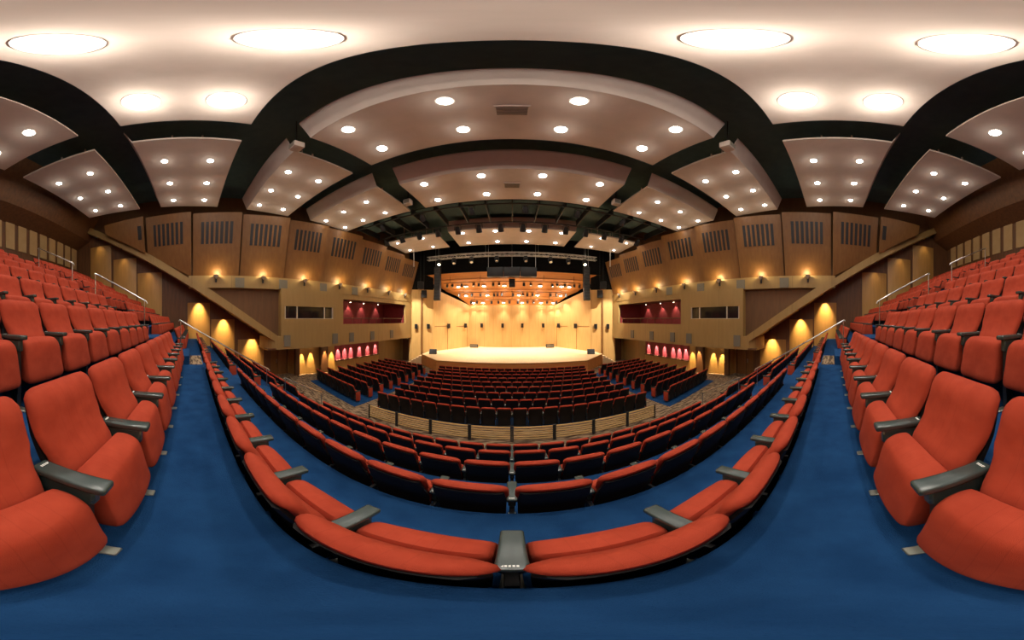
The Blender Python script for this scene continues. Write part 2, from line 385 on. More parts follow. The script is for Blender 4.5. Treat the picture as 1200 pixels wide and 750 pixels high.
    vwall(mb, [(xf(Y0), Y0), (xf(Y1), Y1)], ZB, .08, .2); vwall(mb, [(xf(Y0), Y0), (xf(Y1), Y1)], .9, 2.05, .2)
    vwall(mb, [(xf(Y0), Y0), (xf(W0), W0)], .08, .9, .2); vwall(mb, [(xf(W1), W1), (xf(Y1), Y1)], .08, .9, .2)
    mb.hexa([(xf(Y0), Y0, ZB), (15, Y0, ZB), (15, Y0+.2, ZB), (xf(Y0), Y0+.2, ZB), (xf(Y0), Y0, 2.05), (15, Y0, 2.05), (15, Y0+.2, 2.05), (xf(Y0), Y0+.2, 2.05)])
    struct(f'wall_{sd}_control_room', mb.mir(s), M['beige'])
    # curved corner piece that returns to the stair wall, lower than the facade
    mb = MB(); n = 8; poly = [(15, Y0, ZB)]
    for q in range(n+1):
        a = PI/2*q/n; poly.append((xf(Y0)+1.3*(1-math.sin(a)), Y0-1.0*math.cos(a), ZB))
    mb.prism(poly, (0, 0, .85)); struct(f'wall_{sd}_curved_corner', mb.mir(s), M['beige'])
    o = struct(f'window_{1 if s < 0 else 2}', vwall(MB(), [(xf(W0)+.1, W0), (xf(W1)+.1, W1)], .08, .9, .02).mir(s), M['glass'])
    mb = MB()
    for y in (W0, W0+.85, W1-.75, W1-.06): vwall(mb, [(xf(y)+.02, y), (xf(y)+.02, y+.07)], .08, .9, .12)
    vwall(mb, [(xf(W0)+.02, W0), (xf(W1)+.02, W1)], .06, .11, .12)
    struct('window_frame', mb.mir(s), M['frame'], o)
    # notch between control room and box
    struct(f'wall_{sd}_notch', vwall(MB(), [(xf(Y1)+.55, Y1), (xf(10.5)+.55, 10.5)], ZB, 2.05, .2).mir(s), M['beige'])
    # ------------- side box with crimson interior
    B0, B1 = 10.5, 19.2
    xg = lambda y: XB(y)-.25
    mb = MB(); vwall(mb, [(xg(Y1), Y1), (xg(19.6), 19.6)], ZB, -.32, .2)
    vwall(mb, [(xg(Y1), Y1), (xg(19.6), 19.6)], 1.6, 2.0, .2)
    vwall(mb, [(xg(Y1), Y1), (xg(B0), B0)], -.32, 1.6, .2); vwall(mb, [(xg(18.5), 18.5), (xg(19.6), 19.6)], -.32, 1.6, .2)
    struct(f'wall_{sd}_box_front', mb.mir(s), M['beige'])
    mb = MB().box(13.6, 13.8, B0-.4, B1, -1.2, 2.0)
    mb.box(11.65, 13.8, B0-.5, B0-.4, -1.2, 2.0); mb.box(11, 13.8, 18.6, 18.7, -1.2, 2.0)
    struct(f'wall_{sd}_box_back', mb.mir(s), M['redwall'])
    struct(f'ceiling_{sd}_box', MB().prism([(xg(B0-.4)+.15, B0-.4, 1.72), (13.8, B0-.4, 1.72), (13.8, 18.65, 1.72), (xg(18.65)+.15, 18.65, 1.72)], (0, 0, .23)).mir(s), M['dwood'])
    struct(f'floor_{sd}_box', MB().hexa([(xg(B0)+.2, B0-.4, -1.25), (14.9, B0-.4, -1.25), (14.9, 18.6, -1.25), (xg(18.6)+.2, 18.6, -1.25), (xg(B0)+.2, B0-.4, -.9), (14.9, B0-.4, -.9), (14.9, 18.6, -.9), (xg(18.6)+.2, 18.6, -.9)]).mir(s), M['dwood'])
    t = thing('box_rail', f'dark railing with posts along the front of the crimson box on the {sd}', 'railing', (s*(xg(14.5)+.32), 14.5, -.9), 0)
    p = lambda y, z: (s*(xg(y)-xg(14.5)), y-14.5, z+.9)
    MB().tube([p(10.7, .15), p(18.3, .15)], .03).build('top_rail', M['dwood'], t)
    for q in range(9): MB().cyl(p(10.75+q*.94, -.9), p(10.75+q*.94, .15), .016, n=6).build('post', M['dwood'], t)
    for q, y in enumerate((11.6, 13.1, 14.9, 17.2)):
        t = thing('box_downlight', f'small ceiling spotlight in the crimson {sd} box, {ORD[4-q]} from the stage', 'ceiling light', (s*13.3, y, 1.72), 0, 'spotlights inside the crimson boxes')
        MB().cyl((0, 0, 0), (0, 0, -.1), .06).build('housing', M['white'], t)
        MB().cyl((0, 0, -.1), (0, 0, -.11), .05).build('lens', M['lampbulb'], t)
        lamp('SPOT', 'box_beam', t, (0, 0, -.14), 110, WARM, .04, (s*.15, 0, -1), 70, .5)
    # grey pads on the fascia
    for q, y in enumerate([5.9, 9.6, 11.3, 13.6, 16.2]):
        x = (xf if y < Y1 else xg)(y)-.005
        tag(vwall(MB(), [(x+.0216, y-.22), (x-.0216, y+.22)], -1.72, -.98, -.06).mir(s).build('acoustic_pad', M['grey']), f'grey cloth pad low on the {sd} balcony front, {ORD[5-q]} from the stage', 'wall panel', 'grey cloth pads on the balcony fronts')
    # ------------- lower wall under the boxes
    struct(f'ceiling_{sd}_undercroft', MB().prism([(xf(5.5)+.1, 4.6, ZB-.02), (15, 4.6, ZB-.02), (15, 20, ZB-.02), (xg(20)+.1, 20, ZB-.02), (xg(Y1)+.1, Y1, ZB-.02)], (0, 0, .12)).mir(s), M['dwood'])
    struct(f'wall_{sd}_lower', vwall(MB(), [(13.9, 4.6), (13.9, 7.2), (13.25, 7.25), (13.0, 10.9)], -5, ZB).mir(s), M['lwood'])
    struct(f'wall_{sd}_crimson', vwall(MB(), [(13.0, 10.9), (12.6, 16.4)], -3.45, ZB).mir(s), M['redwall'])
    struct(f'wall_{sd}_dado', vwall(MB(), [(12.95, 10.9), (12.55, 16.4)], -5, -3.45).mir(s), M['lwood'])
    struct(f'trim_{sd}_dado', vwall(MB(), [(12.88, 10.9), (12.48, 16.4)], -3.5, -3.4, .3).mir(s), M['dwood'])
    struct(f'wall_{sd}_front', vwall(MB(), [(12.6, 16.4), (12.4, 17.4), (12.4, 20.3), (10.7, 20.3)], -5, ZB).mir(s), M['beige'])
    # stair-wall end pier and dark pier
    for (xa, ya_, yb_, m) in ((13.0, 7.25, 7.6, 'dwood'), (12.8, 9.4, 10.1, 'dwood')):
        struct(f'trim_{sd}_pier', MB().box(xa, xa+.4, ya_, yb_, -4.6, ZB).mir(s), M[m])
    o = struct(f'door_{1 if s < 0 else 2}', MB().box(13.8, 13.88, 5.5, 6.9, stall_z(6)-.02, -2.05).mir(s), M['wood'])
    struct('door_frame', MB().box(13.76, 13.89, 5.38, 5.5, stall_z(6)-.02, -1.95).box(13.76, 13.89, 6.9, 7.02, stall_z(6)-.02, -1.95).box(13.76, 13.89, 6.16, 6.2, stall_z(6)-.02, -2.05).mir(s), M['dwood'], o)
    struct('door_handle', MB().cyl((13.75, 6.05, -3.2), (13.75, 6.05, -2.9), .02).mir(s), M['steel'], o)
    o = struct(f'door_{3 if s < 0 else 4}', MB().box(10.95, 12.0, 20.2, 20.28, stall_z(20)-.02, -2.15).mir(s), M['dwood'])
    struct('door_handle', MB().cyl((11.15, 20.17, -3.6), (11.15, 20.17, -3.2), .02).mir(s), M['steel'], o)
    # scallop lights
    for q, (x, y, kind) in enumerate([(13.2, 7.85, 'wood'), (13.15, 8.65, 'wood'), (12.85, 9.75, 'pier'), (12.97, 10.6, 'wood'), (12.97, 11.3, 'red'), (12.92, 12.0, 'red'), (12.87, 12.7, 'red'), (12.8, 13.75, 'red'), (12.72, 14.8, 'red'), (12.65, 15.9, 'red')]):
        t = thing('wall_washer', f'small soffit spotlight on the {sd} under the balcony, {ORD[10-q]} from the stage', 'wall light', (s*(x-.30), y, ZB-.02), 0, 'spotlights under the balcony fronts')
        MB().cyl((0, 0, 0), (0, 0, -.1), .05).build('housing', M['black'], t)
        MB().cyl((0, 0, -.1), (0, 0, -.11), .045).build('lens', M['lampbulb'], t)
        lamp('SPOT', 'washer_beam', t, (0, 0, -.13), P_WASH*(1.7 if kind == 'red' else 1.7), AMBER if kind != 'red' else (1, .85, .72), .02, (s*.27, 0, -.75 if kind == 'red' else -1.05), 32, .5)

# ------------------------------------------------------------------ rear wall
struct('wall_back', MB().box(-16, 16, YR-.3, YR, -1, 5.75), M['dwood'])
struct('ceiling_rear_soffit', MB().prism([(-14.5, YR-.3, 5.72), (-14.5, YR, 5.72), (-14.5, -7.6, 6.3), (-14.5, -6.2, 8.7), (-14.5, YR-.3, 8.7)], (29, 0, 0)), M['dwood'])
x = -13.6; q = 0
while x < 13.4:
    struct('trim_back_strip', MB().box(x, x+.62, YR-.02, YR+.05, 4.05, 5.73), M['dull']); x += .9
# ------------------------------------------------------------------ front: proscenium and stage
SZ = -3.5
struct('floor_stage', MB().prism([(-6.3, 16.25, -5), (6.3, 16.25, -5), (8.9, 18.8, -5), (8.9, 21.4, -5), (5.7, 26.4, -5), (-5.7, 26.4, -5), (-8.9, 21.4, -5), (-8.9, 18.8, -5)], (0, 0, SZ+5)), M['floorwood'])
struct('wall_stage_riser', vwall(vwall(vwall(MB(), [(-6.32, 16.23), (6.32, 16.23)], -4.7, SZ-.02, .03), [(6.32, 16.23), (8.93, 18.79)], -4.7, SZ-.02, -.03), [(-8.93, 18.79), (-6.32, 16.23)], -4.7, SZ-.02, -.03), M['orange'])
struct('trim_stage_nosing', MB().prism([(-6.33, 16.2, SZ-.06), (6.33, 16.2, SZ-.06), (8.95, 18.78, SZ-.06), (8.9, 18.85, SZ-.06), (6.3, 16.3, SZ-.06), (-6.3, 16.3, SZ-.06), (-8.9, 18.85, SZ-.06), (-8.95, 18.78, SZ-.06)], (0, 0, .065)), M['lwood'])
struct('wall_stage_back', MB().box(-5.7, 5.7, 26, 26.3, SZ-.2, 1.95), M['golden'])
for s in (-1, 1):
    sd = SIDE[s]
    struct(f'wall_stage_{sd}', vwall(MB(), [(8.55, 20.95), (5.5, 26.05)], SZ-.2, lambda y: 2.3-.09*(y-20.9), -.3).mir(s) if False else
           MB().hexa([(8.55, 20.95, SZ-.2), (5.5, 26.05, SZ-.2), (5.75, 26.2, SZ-.2), (8.8, 21.1, SZ-.2), (8.55, 20.95, 3.55), (5.5, 26.05, 1.9), (5.75, 26.2, 1.9), (8.8, 21.1, 3.55)]).mir(s), M['golden'])
    struct(f'wall_{sd}_proscenium', MB().prism([(10.75, 19.6, -5), (10.95, 19.7, -5), (10.95, 20.4, -5), (8.6, 21.2, -5), (8.5, 20.95, -5), (9.55, 20.3, -5), (9.6, 20.15, -5)], (0, 0, 8.35)).mir(s), M['golden'])
    struct(f'wall_{sd}_proscenium_top', MB().prism([(10.75, 19.6, 3.35), (10.95, 19.7, 3.35), (10.95, 20.4, 3.35), (8.6, 21.2, 3.35), (8.5, 20.95, 3.35), (9.55, 20.3, 3.35), (9.6, 20.15, 3.35)], (0, 0, 5.35)).mir(s), M['blackcloth'])
    struct(f'trim_{sd}_proscenium', MB().prism([(9.5, 20.05, -5), (9.62, 20.0, -5), (9.62, 20.4, -5), (9.5, 20.4, -5)], (0, 0, 8)).mir(s), M['wood'])
    # door outlines on the stage side wall
    a, b = Vector((8.55, 20.95, 0)), Vector((5.5, 26.05, 0)); d = (b-a).normalized(); nn = Vector((-d.y, d.x, 0)); nn = nn if nn.x < 0 else -nn
    for k, (u0, u1) in enumerate(((.04, .36), (.60, .93))):
        mb = MB(); z1 = SZ+2.75 - (0 if k == 0 else .05)
        for (q0, q1, za, zb) in ((u0, u1, z1, z1+.05), (u1-.008, u1, SZ, z1)):
            p0, p1 = a.lerp(b, q0), a.lerp(b, q1)
            mb.hexa([p0+Vector((0, 0, za)), p1+Vector((0, 0, za)), p1+nn*.02+Vector((0, 0, za)), p0+nn*.02+Vector((0, 0, za)), p0+Vector((0, 0, zb)), p1+Vector((0, 0, zb)), p1+nn*.02+Vector((0, 0, zb)), p0+nn*.02+Vector((0, 0, zb))])
        struct(f'trim_{sd}_stage_door', mb.mir(s), M['wood'])
    # steps from the floor to the stage
    mb = MB()
    for q in range(5): mb.box(8.9+.3*q, 9.2+.3*q, 18.6, 19.55, -4.7, SZ-.18*(q+1)+.0)
    tag(mb.mir(s).build('stage_steps', M['floorwood'], smooth=False), f'wooden steps up to the {sd} end of the stage', 'steps')
# header and black masking above the opening
struct('wall_front_header', MB().box(-10.9, 10.9, 20.3, 20.5, 5.0, 8.75), M['blackcloth'])
struct('wall_front_void', MB().box(-11, 11, 26.3, 26.5, 1.9, 8.75), M['blackcloth'])
for s in (-1, 1):
    struct(f'wall_{SIDE[s]}_masking', MB().hexa([(8.65, 21.0, 3.5), (5.65, 26.2, 1.88), (11, 26.2, 1.88), (10.9, 21.0, 3.5), (8.65, 21.0, 3.55), (5.65, 26.2, 1.95), (11, 26.2, 1.95), (10.9, 21.0, 3.55)]).mir(s), M['blackcloth'])
    struct(f'wall_{SIDE[s]}_wing', MB().box(10.9, 11.1, 20.3, 26.5, -5, 8.75).mir(s), M['blackcloth'])
# orange reflectors over the stage, stepping down to the back
T = lambda e: math.tan(math.radians(e))
REF = [(20.5, 21.35, 5.07, 4.44, 9.3, 9.2), (21.25, 23.2, 4.40, 3.47, 9.2, 7.75), (23.1, 24.7, 3.43, 2.84, 7.8, 6.5), (24.6, 26.0, 2.80, 1.91, 6.55, 5.5)]
for (ya_, yb_, za, zb, wa, wb) in REF:
    struct('ceiling_stage_reflector', MB().hexa([(-wa, ya_, za), (wa, ya_, za), (wb, yb_, zb), (-wb, yb_, zb), (-wa, ya_, za+.1), (wa, ya_, za+.1), (wb, yb_, zb+.1), (-wb, yb_, zb+.1)]), M['orange'])
    for hx in (-wb*.7, wb*.7):
        struct('trim_reflector_hanger', MB().box(hx-.03, hx+.03, (ya_+yb_)/2-.03, (ya_+yb_)/2+.03, (za+zb)/2+.04, 8.75), M['black'])
# stage lamps set in the reflectors
rows = [(9.84, [537, 546, 567, 591, 633, 658, 667]), (7.2, [546, 571, 608, 630, 657]), (5.04, [555, 566, 590, 612, 634, 648])]
for k, (el, xs) in enumerate(rows):
    ya_, yb_, za, zb, wa, wb = REF[k+1]
    g = (zb-za)/(yb_-ya_); Y = (za-g*ya_)/(T(el)-g)
    for n, px in enumerate(xs):
        X = Y*T((px-600)*.24); z = za+g*(Y-ya_)
        t = thing('stage_downlight', f'bright round lamp set in the orange stage ceiling, {ORD[k+1]} row back, {ORD[n+1]} from left', 'stage lamp', (X, Y, z), 0, 'round lamps in the stage ceiling')
        MB().lathe((0, 0, 0), [(.24, .03), (.24, -.1), (.2, -.1), (.2, .03)], 16).build('rim', M['white'], t)
        MB().lathe((0, 0, 0), [(.2, -.02), (.2, -.1), (.1, -.14)], 16).build('lens', M['lamp'], t)
        lamp('SPOT', 'stage_beam', t, (0, 0, -.2), P_STAGE, STAGEL, .1, (0, -.25 if k else -.05, -1), 95, .7)
        lamp('POINT', 'stage_spill', t, (0, -.05, -.3), 18, WARM, .08)
def lantern(label, loc, group, tilt=.4, size=1.0, up=.35, lit=False):
    t = thing('stage_lantern', label, 'stage light', loc, 0, group)
    d = Vector((0, math.sin(tilt), -math.cos(tilt))); c = Vector((0, 0, -.3*size))
    MB().cyl((0, 0, up), (0, 0, -.08*size), .02, n=6).build('hook', M['black'], t)
    y = MB().tube([(-.15*size, 0, -.3*size), (-.15*size, 0, -.08*size), (.15*size, 0, -.08*size), (.15*size, 0, -.3*size)], .018*size, 6); y.build('yoke', M['black'], t)
    MB().cyl(c-d*.16*size, c+d*.05*size, .085*size, .13*size).cyl(c+d*.05*size, c+d*.2*size, .13*size, .14*size).build('body', M['black'], t)
    MB().cyl(c+d*.2*size, c+d*.205*size, .12*size).build('lens', M['lampbulb'] if lit else M['lens'], t)
    if lit: lamp('SPOT', 'lantern_beam', t, c+d*.24*size, 8000 if abs(loc[0]) > 9 else 350, STAGEL, .08, d, 34, .5)  # outermost pair boosted, beams added to brighten the proscenium walls
    return t
lrows = [(10.1, 20.95, [524, 530, 541, 555, 561, 578, 585, 614, 622, 647, 653, 662, 673, 679]), (7.2, 22.9, [538, 553, 563, 579, 583, 588, 601, 613, 618, 624, 645, 652, 663]), (5.04, 24.4, [552, 559, 576, 584, 597, 607, 618, 625, 641, 652])]
for k, (el, Y, xs) in enumerate(lrows):
    z = Y*T(el)+.3; ya_, yb_, za, zb, wa, wb = REF[k]
    zc = za+(zb-za)*(Y-ya_)/(yb_-ya_)
    t = thing('lighting_bar', f'black lighting bar under the orange stage ceiling, {ORD[k+1]} from the front', 'lighting bar', (0, Y, z), 0, 'lighting bars over the stage')
    hw = [7.3, 6.2, 5.0][k]
    MB().tube([(-hw, 0, 0), (hw, 0, 0)], .035).build('pipe', M['black'], t)
    for q in range(5):
        xx = -hw*.9+q*hw*.45
        MB().cyl((xx, 0, 0), (xx, 0, zc-z+.02), .02, n=6).build('hanger', M['black'], t)
    for n, px in enumerate(xs):
        X = Y*T((px-600)*.24)
        lantern(f'black stage lantern on the {ORD[k+1]} bar over the stage, {ORD[n+1]} from left', (X, Y, z), 'black lanterns on the stage bars', random.uniform(-.6, .6), 1.0, -.033)
# catwalk grid with lanterns between the ceiling panels (over the cross aisle)
t = thing('catwalk', 'dark lighting catwalk in the wide ceiling gap before the stage', 'catwalk', (0, 12.2, 7.3))
MB().box(-10.4, 10.4, -.9, .9, .25, .33).build('deck', M['void'], t)
for yy in (-1.25, 1.3):
    MB().tube([(-10.4, yy, -.25), (10.4, yy, -.25)], .05).build('pipe', M['black'], t)
for q in range(15): MB().box(-10.3+q*1.47, -10.24+q*1.47, -1.3, 1.35, -.25, .25).build('bracket', M['black'], t)
for q in range(8): MB().box(-10.3+q*2.93, -10.24+q*2.93, -.03, .03, .3, 1.39).build('hanger', M['black'], t)
for n in range(14):
    X = -9.565+n*1.47
    lantern(f'dark spotlight on the front rail of the ceiling catwalk, {ORD[n+1]} from left', (X, 13.5, 7.05), 'spotlights on the ceiling catwalk', .72, 1.5, -.07, n in (0, 2, 5, 10, 11, 13))
for n in range(6):
    X = -8.095+n*2.94
    lantern(f'dark spotlight on the rear rail of the ceiling catwalk, {ORD[n+1]} from left', (X, 10.95, 7.05), 'spotlights on the rear catwalk rail', .8, 1.3, -.07)
# silver truss with moving heads
TY, TZ = 18.5, 6.05
t = thing('lighting_truss', 'long silver lattice truss hanging before the stage', 'truss', (0, TY, TZ))
mb = MB(); hw = 8.1
for yy in (-.16, .16):
    for zz in (0, .32): MB().tube([(-hw, yy, zz), (hw, yy, zz)], .032).build('chord', M['truss'], t)
n = 36
for q in range(n):
    x0 = -hw+q*2*hw/n; x1 = x0+2*hw/n
    for yy in (-.16, .16): mb.tube([(x0, yy, 0 if q % 2 else .32), (x1, yy, .32 if q % 2 else 0)], .016, 6)
    for zz in (0, .32): mb.tube([(x0, -.16 if q % 2 else .16, zz), (x1, .16 if q % 2 else -.16, zz)], .014, 6)
mb.build('lacing', M['truss'], t)
for xx in (-7, -2.4, 2.4, 7): MB().cyl((xx, 0, .3), (xx, 0, 8.7-TZ), .018, n=6).build('hanger', M['steel'], t)
for n, px in enumerate([514.6, 532, 552.5, 582, 616, 645, 666, 685]):
    X = at_y(px, 307, TY)[0]; lit = n in (0, 2, 5)
    t = thing('moving_light', f'dark moving-head spotlight under the silver truss, {ORD[n+1]} from left', 'stage light', (X, TY, TZ-.03), 0, 'moving-head lights on the truss')
    MB().rbox(-.16, .16, -.13, .13, -.14, 0, .02).build('base', M['black'], t)
    for e in (-1, 1): MB().tube([(e*.19, 0, -.1), (e*.2, 0, -.36), (e*.19, 0, -.42)], .03, 6).build('yoke_arm', M['black'], t)
    c = Vector((0, 0, -.4)); d = Vector((.1, -.5, -.8)).normalized()
    MB().cyl(c-d*.17, c+d*.17, .15, .17, 16).build('head', M['black'], t)
    MB().cyl(c+d*.17, c+d*.18, .14, n=16).build('lens', M['lampwarm'] if n in (0, 7) else M['lens'], t)
# line arrays, central cluster, side subs
for s in (-1, 1):
    t = thing('line_array', f'tall black hanging line array speaker at the {SIDE[s]} of the stage opening', 'speaker', (s*7.27, 19.05, 5.35))
    for q in range(11):
        a = .02+.005*q*q; z = -.31*q
        mb = MB().rbox(-.31, .31, -.2, .2, -.30, 0, .015); mb.xf(Matrix.Translation((0, -.004*q*q*.4, z)) @ Matrix.Rotation(-a*.3, 4, 'X')); mb.build('cabinet', M['black'], t)
    MB().box(-.28, .28, -.25, .15, .0, .06).build('frame', M['black'], t)
    for e in (-.2, .2): MB().cyl((e, 0, .05), (e, 0, 3.38), .015, n=6).build('cable', M['steel'], t)
    for q, (x, z, nm) in enumerate(((9.4, 3.7, 'upper'), (9.0, 2.75, 'lower'))):
        t = thing('box_speaker', f'black box speaker, {nm} one, beside the {SIDE[s]} edge of the stage ceiling', 'speaker', (s*x, 19.55, z), -s*.4)
        MB().rbox(-.3, .3, -.3, .3, -.4, .4, .03).build('cabinet', M['black'], t)
        MB().box(-.26, .26, -.315, -.3, -.36, .36).build('grille', M['shell'], t)
        MB().cyl((0, 0, .38), (0, 0, 8.72-z), .02, n=6).build('hanger', M['black'], t)
t = thing('speaker_cluster', 'wide black speaker cluster hanging above the centre of the stage', 'speaker', (0, 18.9, 4.35))
for q in range(3): MB().rbox(-2.3+q*1.54, -2.3+q*1.54+1.5, -.3, .3, -.28, .62, .03).build('cabinet', M['black'], t)
for xx in (-2.2, 2.2): MB().cyl((xx, 0, .6), (xx, 0, 4.34), .02, n=6).build('cable', M['steel'], t)
t = thing('box_speaker', 'narrow black double speaker hanging centre over the stage', 'speaker', (0, 20.0, 3.65))
for q in range(2): MB().rbox(-.3, .3, -.2, .2, -.4+.42*q, .0+.42*q, .02).build('cabinet', M['black'], t)
MB().cyl((0, 0, .4), (0, 0, 5.07), .02, n=6).build('hanger', M['steel'], t)
# two thin drop pipes beside the front side panels
for s in (-1, 1):
    p = at_y(485, 285, 16.9); xx = s*abs(p[0])
    tag(MB().cyl((xx, 16.9, 5.1), (xx, 16.9, 8.72), .03, n=6).build('drop_pipe', M['white']), f'thin white pipe hanging from the front {SIDE[s]} ceiling panel', 'pipe')
# small wall speakers round the stage
a, b = Vector((8.55, 20.95)), Vector((5.5, 26.05))
spk = []
for px in (564.6, 589, 612, 636.4): spk.append((at_y(px, 382, 25.9)[0], 25.99, 0))
for s in (-1, 1):
    for u in (.36, .84): q = a.lerp(b, u); spk.append((s*(q.x-.02), q.y-.01, s*-1.03))
    spk.append((s*9.0, 20.6, s*-.55)); spk.append((s*10.1, 19.86, s*-.45))
spk.sort()
for n, (x, y, rz) in enumerate(spk):
    t = thing('wall_speaker', f'small black wall speaker at the stage, {ORD[n+1]} from left', 'speaker', (x, y, -.7), rz, 'small wall speakers round the stage')
    MB().rbox(-.16, .16, -.28, -.05, -.27, .27, .02).build('cabinet', M['black'], t)
    MB().box(-.13, .13, -.29, -.275, -.23, .23).build('grille', M['shell'], t)
    MB().box(-.04, .04, -.06, .03, -.06, .06).build('bracket', M['black'], t)
for s in (-1, 1):
    p = (s*7.9, 19.35, SZ)
    t = thing('stage_monitor', f'black wedge speaker on the {SIDE[s]} front corner of the stage', 'speaker', p, s*-.3)
    MB().prism([(-.38, -.25, 0), (-.38, .3, 0), (-.38, .3, .42), (-.38, .05, .5), (-.38, -.25, .12)], (.76, 0, 0)).build('cabinet', M['black'], t, False)
    MB().hexa([(-.34, -.22, .15), (.34, -.22, .15), (.34, .03, .47), (-.34, .03, .47), (-.34, -.235, .165), (.34, -.235, .165), (.34, .015, .485), (-.34, .015, .485)]).build('grille', M['shell'], t, False)
    t = thing('equipment_case', f'low dark equipment case on the stage floor at the back {SIDE[s]}', 'case', (s*4.75, 25.2, SZ))
    MB().rbox(-.5, .5, -.22, .22, .06, .42, .02).build('body', M['shell'], t)
    MB().box(-.46, .46, -.23, -.22, .12, .36).build('front_panel', M['grey'], t)
    for xx in (-.42, .42): MB().cyl((xx-.03, 0, .04), (xx+.03, 0, .04), .04).build('caster', M['black'], t)

# ------------------------------------------------------------------ timber barrier behind the stalls
BY = 6.05; bz = stall_z(BY)
for n in range(8):
    x0 = -5.12+n*1.28; x1 = x0+1.28
    t = thing('timber_barrier', f'low slatted timber barrier behind the stalls, {ORD[n+1]} panel from left', 'barrier', ((x0+x1)/2, BY, bz), 0, 'slatted barrier panels behind the stalls')
    for q in range(6):
        z = .10+q*.088
        MB().rbox(-.585, .585, -.02, .02, z, z+.042 if q < 5 else z+.06, .006, 1).build('slat', M['slat'], t)
    for xx in (-.615, .615): MB().box(xx-.02, xx+.02, -.03, .03, 0, .63).build('post', M['stand'], t)
# ------------------------------------------------------------------ handrails
for s in (-1, 1):
    for (y0, y1, nm, ks) in ((-.45, 2.75, 'lower', None), (-3.65, -1.6, 'middle', None), (-6.6, -4.6, 'upper', None)):
        zf = lambda y: -.10-.575*(y+.45)
        t = thing('handrail', f'{nm} steel handrail on the {SIDE[s]} stair aisle', 'handrail', (s*7.0, y0, 0), 0, 'steel handrails on the stair aisles')
        MB().tube([(0, 0, zf(y0)+.06), (0, .03, zf(y0)+.1), (0, y1-y0, zf(y1)+.1), (0, y1-y0+.04, zf(y1)+.02)], .024).build('rail', M['steel'], t)
        for yy in (y0+.06, y1-.06):
            k = max(kk for kk in range(-NF, NB+1) if kk == -NF or riser_y(kk-1) >= yy)
            zz = floor_k(k)+(.25 if k < NB and yy < riser_y(k)+.5 else 0)
            MB().cyl((0, yy-y0, zz-.01), (0, yy-y0, zf(yy)+.1), .016, n=8).build('post', M['steel'], t)
    t = thing('handrail', f'short steel handrail at the bottom of the {SIDE[s]} stair aisle', 'handrail', (s*7.0, 3.4, 0), 0, 'steel handrails on the stair aisles')
    MB().tube([(0, 0, -2.3), (0, .03, -2.27), (0, 1.75, -3.22), (0, 1.8, -3.3)], .024).build('rail', M['steel'], t)
    for yy, zz in ((.05, floor_k(-4)), (1.76, stall_z(5.1))): MB().cyl((0, yy, zz-.02), (0, yy, -2.28-.55*yy), .016, n=8).build('post', M['steel'], t)

# ------------------------------------------------------------------ seats
def chaikin(p, n):
    for _ in range(n):
        q = []
        for i in range(len(p)):
            a, b = p[i], p[(i+1) % len(p)]
            q += [(a[0]*.75+b[0]*.25, a[1]*.75+b[1]*.25), (a[0]*.25+b[0]*.75, a[1]*.25+b[1]*.75)]
        p = q
    return p
def interp(tab, z):
    for (z0, a), (z1, b) in zip(tab, tab[1:]):
        if z <= z1:
            u = max(0, (z-z0)/(z1-z0)); u = u*u*(3-2*u)*.5+u*.5; return a+(b-a)*u
    return tab[-1][1]
BACKC = [(.32, .10), (.45, .085), (.58, .055), (.72, -.005), (.85, -.05), (.96, -.085)]
def back_mesh(nu, nv):
    """upholstered backrest: reclined S-curve, rounded shoulders, pillowed edges"""
    mb = MB(); z0, z1, hw, r = .33, .955, .252, .07
    us = [math.sin(PI/2*(-1+2*i/nu)) for i in range(nu+1)]; vs = [math.sin(PI/2*(-1+2*j/nv)) for j in range(nv+1)]
    fr, bk = [], []
    for v in vs:
        z = (z0+z1)/2+v*(z1-z0)/2
        d = max(0, z-(z1-r)); wz = hw-r+math.sqrt(max(0, r*r-d*d))
        q = min(1, max(0, (z-.63)/.14)); wz *= .895+.105*q*q*(3-2*q)
        for u in us:
            f = max(0, 1-abs(u)**5)**.42*max(0, 1-abs(v)**8)**.45
            c = interp(BACKC, z)
            lum = .018*math.exp(-((z-.52)/.13)**2)-.012*math.exp(-((z-.74)/.1)**2)
            fr.append((u*wz, c+(.055+lum)*f, z)); o = min(1, max(0, (z-.87)/.05)); bk.append((u*wz, c-(.030+.034*o)*f, z))
    n = nu+1; m = n*(nv+1); fs = []
    idx = lambda b, j, i: (b*m+j*n+i) if b == 0 or (0 < i < nu and 0 < j < nv) else j*n+i
    for j in range(nv):
        for i in range(nu):
            fs.append((j*n+i, j*n+i+1, (j+1)*n+i+1, (j+1)*n+i))
            fs.append((idx(1, j, i), idx(1, j+1, i), idx(1, j+1, i+1), idx(1, j, i+1)))
    mb.add(fr+bk, [f for f in fs]); return mb
def shell_mesh(nz=5):
    mb = MB(); rings = []
    for k in range(nz+1):
        z = .13+.76*k/nz; c = interp(BACKC, max(z, .33))-.042; wz = .236*(1-.06*(1-k/nz))
        if k == nz: wz *= .93
        rings.append([(-wz, c+.02, z), (wz, c+.02, z), (wz+.004, c-.002, z), (wz-.02, c-.018, z), (-wz+.02, c-.018, z), (-wz-.004, c-.002, z)])
    return mb.loft(rings)
CUSH = [(.11, .585), (.19, .600), (.25, .565), (.275, .50), (.30, .36), (.33, .235), (.27, .215), (.20, .235), (.14, .33)]
def cushion_mesh(ns, ch):
    p = chaikin(CUSH, ch); cy = sum(a for a, b in p)/len(p); cz = sum(b for a, b in p)/len(p); rings = []
    for i in range(ns+1):
        t = math.sin(PI/2*(-1+2*i/ns)); s = .80+.20*max(0, 1-abs(t)**14)**.5
        crown = .012*(1-t*t)
        rings.append([(t*.227, cy+(a-cy)*s+crown*(a > cy), cz+(b-cz)*s+crown*(b > cz)) for a, b in p])
    return MB().loft(rings)
